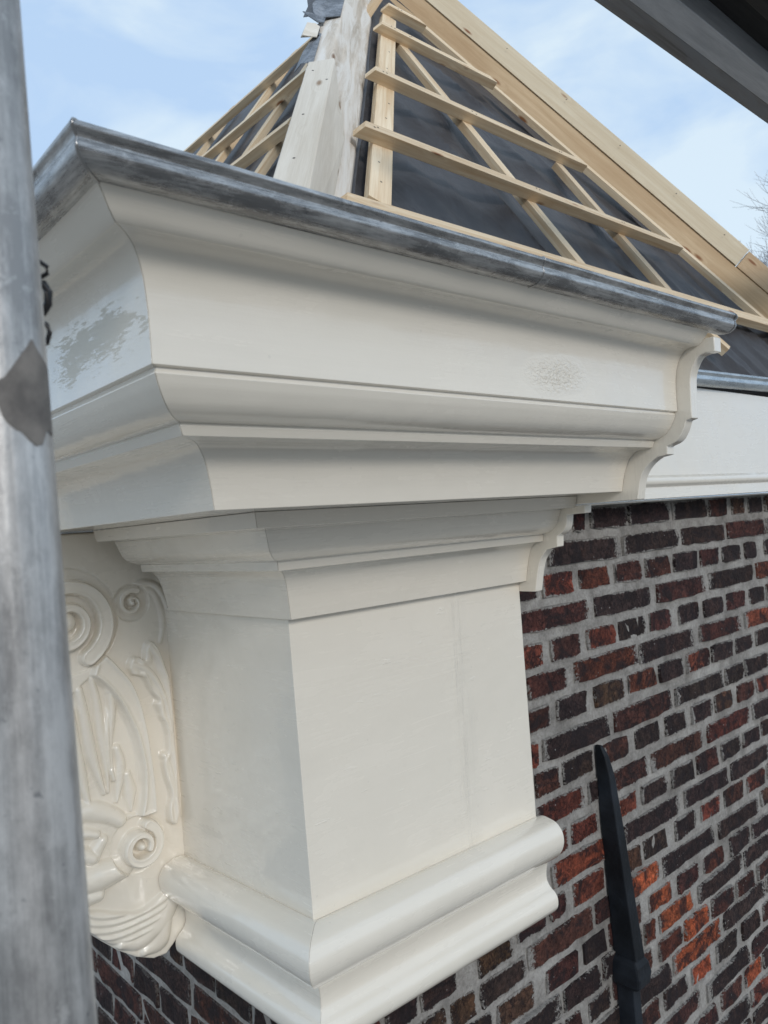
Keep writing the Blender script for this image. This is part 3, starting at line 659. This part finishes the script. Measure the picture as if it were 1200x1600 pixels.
# crowded scrollwork and lobes under the strap
for pts, r, h in (([(-210, 118), (-180, 128), (-152, 120), (-128, 106), (-116, 96)], 13, 15), ([(-206, 16), (-172, 12), (-143, 13), (-113, 15)], 19, 23), ([(-205, -14), (-180, -14), (-164, -16)], 13, 20), ([(-212, 62), (-184, 56), (-170, 48)], 12, 19), ([(-205, 96), (-178, 93), (-160, 86)], 8, 17), ([(-150, 72), (-160, 58), (-164, 44)], 9, 14)):
    stroke(H, pts, r, h, .55, (1, 1.1, .8))
fan = polysd(SL2([(-240, -24), (-180, -36), (-130, -58), (-92, -70), (-55, -58), (-30, -48), (-40, -78), (-70, -112), (-110, -118), (-160, -98), (-240, -60)], 4))
rad_ = np.hypot(GX+105, (GZ-70)*1.05)
H = np.maximum(H, (11+1.5*np.sin(rad_*.5+.6*np.sin(GX*.05)))*sst(fan, -1, 4))
for pts, r, h in (([(-20, -40), (-30, -72), (-56, -104), (-92, -124), (-128, -116)], 16, 12), ([(-46, -110), (-60, -138), (-86, -146)], 15, 10), ([(-185, -70), (-150, -96), (-120, -118)], 8, 9)):
    stroke(H, pts, r, h, .6, (.8, 1.1, .5))
tex = np.vectorize(lambda x, z: noise.fractal(Vector((x*.035, z*.02, 1.)), 1., 2., 3))(GX[::3, ::3], GZ[::3, ::3])
tex = np.kron(tex, np.ones((3, 3)))[:GX.shape[0], :GX.shape[1]]; tex = blur(tex, 4)
V_ = [('volute', spiral(-188, 455, 74, 1.45, -62, 1, .30), 15.5, 19, (-188, 455), 92, .10), ('volute', spiral(-70, 474, 24, 1.2, 60, 1, .3), 7.5, 12, (-70, 474), 33, .2), ('volute', spiral(-86, 44, 36, 1.25, 62, -1, .42), 12.5, 22, (-86, 44), 50, .16)]
owner = np.zeros(GX.shape, int)
for i, (nm, sp, w, h, c, R0, _) in enumerate(V_):
    D, T = segdist(sp); ww = w*(1-.45*T); v = (h+ (6 if i == 2 else 2)*T)*sst(ww-D, -.5, 3.2)-1.4*sst(ww-D, 3, 9)
    disc = np.hypot(GX-c[0], GZ-c[1]); H = np.where(disc < R0, np.maximum(H*.35, v), H)
    e = R0*.20; H = np.maximum(H, np.where(disc < e, (h+5)*np.sqrt(np.clip(1-(disc/e)**2, 0, 1)), 0)); owner[disc < R0] = i+1
H = blur(H, 1)*RD+tex*.9; H *= sst(body_sd, 0, 4); H += .6
def relief(name, msk, parent):
    idx = -np.ones(GX.shape, int); vs, fs = [], []
    cell = msk[:-1, :-1] & (body_sd[:-1, :-1] > .3) & (body_sd[1:, 1:] > .3) & (body_sd[1:, :-1] > .3) & (body_sd[:-1, 1:] > .3)
    for j, i in np.argwhere(cell):
        q = []
        for jj, ii in ((j, i), (j, i+1), (j+1, i+1), (j+1, i)):
            if idx[jj, ii] < 0: idx[jj, ii] = len(vs); vs.append((GX[jj, ii]/1000, YC-H[jj, ii]/1000-.001, GZ[jj, ii]/1000))
            q.append(int(idx[jj, ii]))
        fs.append(q)
    me = bpy.data.meshes.new(name); me.from_pydata(vs, [], fs); me.shade_smooth(); me.materials.append(M_carve)
    return link(name, me, None, parent)
relief('carved_relief', owner == 0, con)
for i in range(3): relief('volute', owner == i+1, con)

# ------------------------------------------------------------------ iron wall anchor
anc = thing('wall_anchor', 'black forged iron wall anchor, tapering square bar with a collar on the brick wall', 'wall anchor', (.81, .02, -.5))
def bar(name, secs, m, parent, bev=.002):
    """secs: (z, x centre, half width, y back, y front)"""
    vs, fs = [], []
    for z, x, h, yb, yf in secs: vs += [(x-h, yb, z), (x+h, yb, z), (x+h*.9, yf, z), (x-h*.9, yf, z)]
    n = len(secs)
    for i in range(n-1):
        for k in range(4): fs.append((i*4+k, i*4+(k+1) % 4, (i+1)*4+(k+1) % 4, (i+1)*4+k))
    fs.append((0, 1, 2, 3)); fs.append(tuple((n-1)*4+k for k in range(4)))
    return mesh(name, vs, fs, m, parent, None, None, bev)
bar('tapered_bar', [(.067, .800, .0045, .028, .014), (.045, .803, .009, .028, .004), (.0, .806, .012, .028, -.004), (-.13, .812, .0155, .028, -.012), (-.30, .822, .018, .028, -.020), (-.400, .826, .020, .028, -.026)], M_iron, anc)
bar('collar', [(-.390, .824, .020, .030, -.024), (-.402, .824, .027, .030, -.033), (-.424, .824, .030, .030, -.037), (-.446, .824, .027, .030, -.033), (-.458, .825, .019, .030, -.022)], M_iron, anc, .005)
bar('lower_bar', [(-.452, .824, .0155, .028, -.012), (-.7, .825, .0155, .028, -.012), (-1.0, .827, .017, .028, -.014)], M_iron, anc)

# ------------------------------------------------------------------ roof
SL = Vector((0, 1, 1.5)).normalized(); NB = Vector((0, -1.5, 1)).normalized()
HA = 1.08
LP = Vector((.286, .127, 1.190)); DH = Vector((HA, 1, 1.5)).normalized()
NA = Vector((-1.5/HA, 0, 1)).normalized(); SA = Vector((1, 0, 1.5/HA)).normalized()
RP = Vector((2.05, .351, 1.526)); DR = Vector((-1.05, 1, 1.5)).normalized()
def zB(y): return 1.+1.5*y
def zA(x): return LP.z+1.5/HA*(x-LP.x)
roof = thing('hipped_roof', 'steep hipped roof stripped to black underlay and bare pine battens above the cream cornice', 'roof', (1.2, 1.2, .9))
APEX = Vector((1.29, 1.055, 2.583))
def sheet(name, poly, m, parent, nrm, n=26, sag=.006, thick=.003):
    """triangulated fan of a quad patch, displaced a little: cloth laid over rafters"""
    a, b, c, d = [Vector(p) for p in poly]; vs, fs = [], []
    for j in range(n+1):
        for i in range(n*2+1):
            u, v = i/(2*n), j/n; p = (a.lerp(b, u)).lerp(d.lerp(c, u), v)
            k = noise.noise(Vector((p.x*7, p.y*3, p.z*1.2)))*sag*.6+((.5-abs(noise.noise(Vector((p.x*6+p.z*2.4, p.y*2, p.z*1.1)))))**3*6-.3)*sag*.9+noise.noise(p*16)*sag*.16
            vs.append(p+nrm*(k-sag*1.1))
    for j in range(n):
        for i in range(2*n): q = j*(2*n+1)+i; fs.append((q, q+1, q+2*n+2, q+2*n+1))
    o = mesh(name, vs, fs, m, parent, 60); s = o.modifiers.new('thick', 'SOLIDIFY'); s.thickness = thick; s.offset = -1; return o
yl = -.072
sheet('underlay', [(LP.x+HA*(yl-LP.y), yl, zB(yl)), (2.39+.22, yl, zB(yl)), APEX+Vector((.02, 0, 0)), APEX-Vector((.02, 0, 0))], M_memb, roof, NB, n=70, sag=.021)
xl = LP.x+HA*(yl-LP.y)
sheet('underlay', [(xl, 4.2, zA(xl)), (xl, yl, zA(xl)), APEX, (APEX.x, 4.2, APEX.z)], M_memb, roof, NA, sag=.010)
sheet('underlay', [(2.61, yl, zB(yl)), (2.61, 4.2, zB(yl)), (APEX.x+.02, 4.2, APEX.z), APEX+Vector((.02, 0, 0))], M_memb, roof, Vector((1.5, 0, 1)).normalized(), n=8)
# boarding behind the gutters (flat eaves board)
boxm('eaves_board', (.86, .37, .012), M_lead, roof).location = (.145, -.185, .846)
boxm('eaves_board', (.34, 1.5, .012), M_lead, roof).location = (-.17, .80, .846)
def board(name, p0, p1, out, w, t, m, parent=roof, bev=.0008):
    """board from p0 to p1 (centre of its back face); out = face normal; w across, t thick"""
    p0, p1, out = Vector(p0), Vector(p1), Vector(out); L = (p1-p0).length; ex = (p1-p0)/L
    o = boxm(name, (L, w, t), m, parent, bev)
    ez = (out-ex*out.dot(ex)).normalized(); ey = ez.cross(ex); c = (p0+p1)/2+ez*t/2
    o.matrix_basis = Matrix(((ex.x, ey.x, ez.x, c.x), (ex.y, ey.y, ez.y, c.y), (ex.z, ey.z, ez.z, c.z), (0, 0, 0, 1)))
    return o
nails = []
def onB(x, z, h): y = (z-1.)/1.5; return Vector((x, y, z))+NB*h
# counter battens of the street side
CBH = .022
def cb(x0, z0, dirv, L, w=.036, m=M_pine): p = onB(x0, z0, 0); return board('counter_batten', p, p+Vector(dirv).normalized()*L, NB, w, CBH, m)
c1a = onB(.345, 1.183, 0); c1b = onB(1.085, 2.21, 0); board('counter_batten', c1a, c1b, NB, .050, CBH, M_pine)
cb(1.01, 1.165, SL, 1.14, .036)
cb(1.445, 1.165, SL, .62, .036)
hl = onB(2.10, 1.175, 0); board('counter_batten', hl+DR*.0, hl+DR*1.62, NB, .036, CBH, M_pine)
hl2 = onB(1.42, 1.02, 0); board('counter_batten', onB(1.497, .986, 0), onB(1.40, 1.14, 0), NB, .034, .026, M_pine)
board('counter_batten', onB(2.33, .93, 0), onB(2.13, 1.135, 0), NB, .036, CBH, M_pine)
# bottom board and battens
board('batten', onB(.235, 1.158, 0), onB(2.5, 1.158, 0), NB, .042, .026, M_pine)
def mitre_end(o, end=True):
    for v in o.data.vertices:
        up_s = o.matrix_basis.to_3x3() @ Vector((0, 1, 0)); k = 1 if up_s.z > 0 else -1
        if v.co.x < 0: v.co.x += .6*v.co.y*k+(.011 if v.co.z > 0 else -.006)
        elif end: v.co.x += -.58*v.co.y*k
mitre_end(bpy.data.objects['batten'], False)
for z, x0, x1 in ((1.397, .420, 1.775), (1.694, .648, 1.565), (2.030, .900, 1.415), (2.222, 1.060, 1.225)):
    mitre_end(board('batten', onB(x0, z, CBH), onB(x1, z, CBH), NB, .030, .028, M_pine))
    for x in [x0+.035+.02*rf.random()]+[xx for xx in (1.02, 1.43) if x0 < xx < x1]:
        for dx in (0, .012): nails.append((onB(x+dx, z+rf.uniform(-.006, .006), CBH+.0283), NB))
for z in (1.25, 1.32, 1.52, 1.60, 1.80, 1.92, 2.1):
    x = .345+(z-1.183)*(.74/1.027); nails.append((onB(x+rf.uniform(-.012, .012), z, CBH+.0003), NB))
# left slope
def onA(x, y, h): return Vector((x, y, zA(x)))+NA*h
for y in (.81, 1.10, 1.46, 1.95, 2.45, 3.0, 3.6):
    board('counter_batten', onA(.0, y, 0), onA(1.22, y, 0), NA, .036, CBH, M_pine)
for x, y0 in ((.412, .50), (.628, .70), (.866, .90), (1.088, 1.14)):
    board('batten', onA(x, y0, CBH), onA(x, 4.1, CBH), NA, .030, .028, M_pine)
# hip timbers
HN = Vector((-1.5/HA, -1.5, 2.)).normalized(); HS = DH.cross(HN)
def hip(s, n, d): return LP+HS*s+HN*n+DH*d
def prism(name, ends, m, parent=roof, bev=.003, sect=None):
    """ends: two lists of (s, n, d)"""
    A, B = ends; k = len(A); ctr = sum(((hip(*a)) for a in A), Vector())/k
    ey = HS; ez = HN; M = Matrix(((DH.x, ey.x, ez.x, ctr.x), (DH.y, ey.y, ez.y, ctr.y), (DH.z, ey.z, ez.z, ctr.z), (0, 0, 0, 1))); I = M.inverted()
    vs = [I @ hip(*a) for a in A]+[I @ hip(*b) for b in B]
    o = mesh(name, vs, [(i, (i+1) % k, k+(i+1) % k, k+i) for i in range(k)]+[tuple(range(k)), tuple(range(k, 2*k))], m, None, None, None, bev)
    o.parent = parent; o.matrix_parent_inverse = wmat(parent).inverted(); o.matrix_basis = M; return o
oldsec = [(-.116, -.05), (-.116, .092), (-.058, .098), (0, .0), (0, -.05)]
prism('hip_beam', [[(s, n, -.50) for s, n in oldsec], [(s, n, 1.70) for s, n in oldsec]], M_oldw)
prism('hip_beam_repair', [[(-.101, .04, -.50), (-.101, .12, -.50), (-.036, .12, -.50), (-.020, .05, -.50)], [(-.101, .04, .455), (-.101, .12, .468), (-.043, .12, .482), (-.012, .045, .20)]], M_bleach, bev=.002)
for d, s in ((.40, -.085), (.33, -.05), (.12, -.08), (-.1, -.075)):
    nails.append((hip(s, .1203, d), HN))
# right hip: beam with a cover board
RN = Vector((.496, -.521, .695)); RS = Vector((.707, .706, .024))
def prismR(name, sec, d0, d1, m, bev=.002):
    def q(s, n, d): return RP+RS*s+RN*n+DR*d
    k = len(sec); ctr = q(sec[0][0], sec[0][1], (d0+d1)/2)
    M = Matrix(((DR.x, RS.x, RN.x, ctr.x), (DR.y, RS.y, RN.y, ctr.y), (DR.z, RS.z, RN.z, ctr.z), (0, 0, 0, 1))); I = M.inverted()
    vs = [I @ q(s, n, d) for d in (d0, d1) for s, n in sec]
    o = mesh(name, vs, [(i, (i+1) % k, k+(i+1) % k, k+i) for i in range(k)]+[tuple(range(k)), tuple(range(k, 2*k))], m, None, None, None, bev)
    o.parent = roof; o.matrix_parent_inverse = wmat(roof).inverted(); o.matrix_basis = M; return o
prismR('hip_beam', [(0, -.06), (0, .062), (.10, .062), (.10, -.06)], -.9, 1.50, M_pine3)
prismR('hip_cover_board', [(-.006, .0630), (.032, .155), (.052, .146), (.014, .0630)], -.2035, 1.50, M_pine2)
prismR('hip_cover_board', [(-.004, .0630), (.034, .152), (.054, .143), (.016, .0630)], -.9, -.2075, M_pine3)
for d in (.95, .66, .40, .13, -.1): nails.append((RP+RS*.012+RN*.123+DR*d+Vector((-.004, -.004, .002)), Vector((-.8, -.6, .5)).normalized()))
def nail_heads():
    vs, fs = [], []
    for p, n in nails:
        t = n.cross(Vector((0, 0, 1))).normalized(); b = n.cross(t); k = len(vs)
        for a in range(6): th = a*math.pi/3; vs.append(p+t*math.cos(th)*.0028+b*math.sin(th)*.0028)
        vs.append(p+n*.0008)
        for a in range(6): fs.append((k+a, k+(a+1) % 6, k+6))
    o = mesh('nail_heads', vs, fs, M_nail, roof); o['kind'] = 'stuff'
nail_heads()
# torn lead at the top of the left hip
def flap(name, pts, m=M_lead, t=.002):
    vs = [hip(*p) for p in pts]; o = mesh(name, vs, [tuple(range(len(vs)))], m, roof); s = o.modifiers.new('t', 'SOLIDIFY'); s.thickness = t; return o
flap('lead_flashing', [(-.10, .100, .55), (-.119, .101, .54), (-.135, .085, .60), (-.158, .060, .63), (-.150, .07, .67), (-.140, .085, .70), (-.116, .100, .80), (-.10, .100, .80)])
flap('lead_flashing', [(-.108, .100, .76), (-.120, .104, .75), (-.141, .112, .735), (-.150, .10, .77), (-.136, .118, .83), (-.118, .108, .86), (-.108, .100, .86)], M_bleach)
flap('lead_flashing', [(-.104, .099, .78), (-.128, .100, .79), (-.140, .095, .84), (-.110, .098, .92)], M_memb)
flap('lead_flashing', [(-.10, .100, .90), (-.116, .102, .90), (-.146, .118, .915), (-.158, .12, .945), (-.140, .11, .97), (-.10, .100, .97)])
flap('lead_flashing', [(-.112, .101, .99), (-.132, .106, .965), (-.150, .10, .985), (-.168, .09, 1.03), (-.160, .10, 1.10), (-.172, .095, 1.20), (-.165, .10, 1.32), (-.112, .101, 1.32)], M_memb)
flap('lead_flashing', [(-.060, .1015, .96), (-.118, .104, .95), (-.134, .112, .98), (-.142, .115, 1.06), (-.138, .11, 1.15), (-.148, .115, 1.24), (-.140, .11, 1.40), (-.060, .1015, 1.40)])

# ------------------------------------------------------------------ scaffolding
pole = thing('scaffold_tube', 'scratched galvanised scaffold tube standing upright close to the camera at the left edge', 'scaffold tube', (-.533, -.567, -7))
ax0 = Vector((-.5330, -.5662, .353)); ax1 = Vector((-.5372, -.5638, .848)); axd = (ax1-ax0).normalized()
tb = tube('tube', [ax0-axd*7.3, ax0-axd*.4, ax0, ax1, ax1+axd*1.2], .02415, M_galv, pole, seg=48)
def on_tube(az, z, r=.0246):
    c = ax0+axd*((z-ax0.z)/axd.z); return c+Vector((math.cos(az), math.sin(az), 0))*r
def tube_patch():
    toc = (CAMP-ax0); base = math.atan2(toc.y, toc.x)
    pts = [(0, .003), (.0, .008), (.35, .018), (.72, .0385), (.95, .050), (1.15, .044), (1.35, .034), (1.50, .012), (1.45, -.004), (1.2, -.006), (1.02, -.0105), (.80, -.006), (.55, -.001), (.30, .006)]
    zc = .648; n = len(pts); vs = []; fs = []
    rows = 18; cols = 20; a0, a1 = -.15, 1.5
    up_ = [(0, .004), (.35, .010), (.72, .022), (.98, .030), (1.12, .025), (1.5, .018)]; lo_ = [(0, .002), (.22, .0), (.34, -.010), (.62, -.014), (.88, -.020), (1.06, -.019), (1.18, -.012), (1.5, -.014)]
    def itp(l, a):
        for (x0, y0), (x1, y1) in zip(l, l[1:]):
            if a <= x1: return y0+(y1-y0)*(a-x0)/(x1-x0)
        return l[-1][1]
    for i in range(cols+1):
        a = 1.5*i/cols
        for j in range(2):
            z = (itp(lo_, a), itp(up_, a))[j]+noise.noise(Vector((a*9, j, 0)))*.0015
            vs.append(on_tube(base+a-.18, zc+z))
    for i in range(cols): fs.append((2*i, 2*i+1, 2*i+3, 2*i+2))
    mesh('label_remnant', vs, fs, M_tape, pole, 60)
tube_patch()
wr = thing('cable_tie', 'small black plastic cable tie fixed behind the scaffold tube below the gutter', 'cable tie', (-.49, -.5, .70))
def tiny(name, pts, r): return tube(name, pts, r, M_black, wr, seg=8)
CT = Vector((-.5042, -.5449, .7125))
q_ = lambda x, z: CT+Vector((x*.75, -x*.66, z))
tiny('loop', [q_(-.006, .017), q_(.000, .0175), q_(.0035, .0145), q_(.0035, .011), q_(.0005, .0095), q_(-.006, .010)], .0013)
tiny('strap', [q_(-.006, .006), q_(.0015, .0055), q_(.0035, .001), q_(.0028, -.005), q_(.000, -.009), q_(-.004, -.010)], .0022)
tiny('tail', [q_(-.004, -.012), q_(.0015, -.0155), q_(.0028, -.020), q_(.0010, -.025), q_(-.003, -.027)], .0013)

deck = thing('scaffold_deck', 'dark scaffold deck with steel edge rail overhead at the top right corner', 'scaffold deck', (1.2, -.6, 1.5))
def lbox(name, x0, x1, y0, y1, z0, z1, m, bev=.002):
    o = boxm(name, (x1-x0, y1-y0, z1-z0), m, deck, bev); o.matrix_basis = Matrix.Translation(((x0+x1)/2, (y0+y1)/2, (z0+z1)/2)); return o
DX0, DX1 = .30, 3.6
lbox('edge_plank', DX0, DX1, -.262, -.222, 1.504, 1.56, M_rough)
lbox('rail_flange', DX0, DX1, -.318, -.264, 1.500, 1.506, M_steel)
lbox('rail_lip', DX0, DX1, -.322, -.3185, 1.497, 1.56, M_steel)
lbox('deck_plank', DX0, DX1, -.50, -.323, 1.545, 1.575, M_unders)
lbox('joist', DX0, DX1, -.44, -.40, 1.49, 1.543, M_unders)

# ------------------------------------------------------------------ far tree
def tree():
    rt_ = random.Random(4); d = 40.
    cd = math.radians(41.589+31.); base = Vector((CAMP.x+math.sin(cd)*d, CAMP.y+math.cos(cd)*d, -7))
    t = thing('bare_tree', 'distant leafless tree with fine grey twigs showing above the roof edge at the right', 'tree', base)
    vs, fs = [], []; leaves = [vs, fs]
    def seg(p, q, r0, r1, V, F, n=5):
        k = len(V); dd = (q-p).normalized(); a = dd.orthogonal().normalized(); b = dd.cross(a)
        for c, r in ((p, r0), (q, r1)):
            for i in range(n): th = 2*math.pi*i/n; V.append(c+a*math.cos(th)*r+b*math.sin(th)*r)
        for i in range(n): F.append((k+i, k+(i+1) % n, k+n+(i+1) % n, k+n+i))
    TV, TF, CV, CF = [], [], [], []
    def grow(p, dv, L, r, lev):
        q = p; n = 4; V, F = (TV, TF) if lev == 0 else (CV, CF)
        for i in range(n):
            dv = (dv+Vector((rt_.uniform(-1, 1), rt_.uniform(-1, 1), rt_.uniform(-.3, .9)))*.13).normalized(); e = q+dv*L/n
            seg(q, e, r*(1-i/n*.45), r*(1-(i+1)/n*.45), V, F, 6 if lev < 2 else 3); q = e
            if lev < 5 and (lev > 0 or i > 1):
                for _ in range(2 if lev < 4 else 1):
                    s = dv.orthogonal().normalized(); s.rotate(Matrix.Rotation(rt_.uniform(0, 6.28), 3, dv)); nd = (dv*.85+s*rt_.uniform(.5, .85)+Vector((0, 0, .15))).normalized()
                    grow(q, nd, L*rt_.uniform(.50, .66), max(.007, r*.5), lev+1)
        if lev < 5: grow(q, dv, L*.6, max(.007, r*.55), lev+1)
    grow(base, Vector((0, 0, 1)), 10.6, .26, 0)
    mesh('trunk', TV, TF, M_bark, t); mesh('crown', CV, CF, M_bark, t)
tree()

# ------------------------------------------------------------------ unseen house, added to give the gloss paint something to reflect
M_housew, _t, _p = mat('house_brick', (.33, .22, .17), .9)
M_tile, _, _ = mat('house_roof_tiles', (.12, .085, .075), .8)
M_pane, _, _ = mat('window_glass', (.03, .035, .04), .08)
def house(cx, cy, w, d, ztop, ang, label):
    t = thing('reflection_house', label, 'house', (cx, cy, -7)); M = Matrix.Translation((cx, cy, 0)) @ Matrix.Rotation(ang, 4, 'Z')
    def q(name, vs, fs, m, par=t): return mesh(name, [M @ Vector(v) for v in vs], fs, m, par)
    bx = lambda x0, x1, y0, y1, z0, z1: ([(x, y, z) for x in (x0, x1) for y in (y0, y1) for z in (z0, z1)], [(0, 1, 3, 2), (4, 6, 7, 5), (0, 4, 5, 1), (2, 3, 7, 6), (0, 2, 6, 4), (1, 5, 7, 3)])
    q('wall', *bx(-w/2, w/2, 0, d, -7, ztop), M_housew)
    q('roof', [(-w/2-.3, -.3, ztop), (w/2+.3, -.3, ztop), (w/2+.3, d+.3, ztop), (-w/2-.3, d+.3, ztop), (-w/2-.3, d/2, ztop+3), (w/2+.3, d/2, ztop+3)], [(0, 1, 5, 4), (2, 3, 4, 5), (0, 4, 3), (1, 2, 5), (0, 3, 2, 1)], M_tile)
    for i in range(int(w/2)):
        for z in (-5.6, -2.6, -.1):
            if z+1.5 < ztop: 
                x = -w/2+1.+2*i; f = q('window', *bx(x-.5, x+.5, -.05, -.004, z, z+1.5), M_paint); q('pane', *bx(x-.42, x+.42, -.07, -.052, z+.08, z+1.42), M_pane, f)
house(-3, -17, 14, 8, 1.5, math.pi, 'unseen brick house with a tiled roof, added behind the camera for paint reflections')
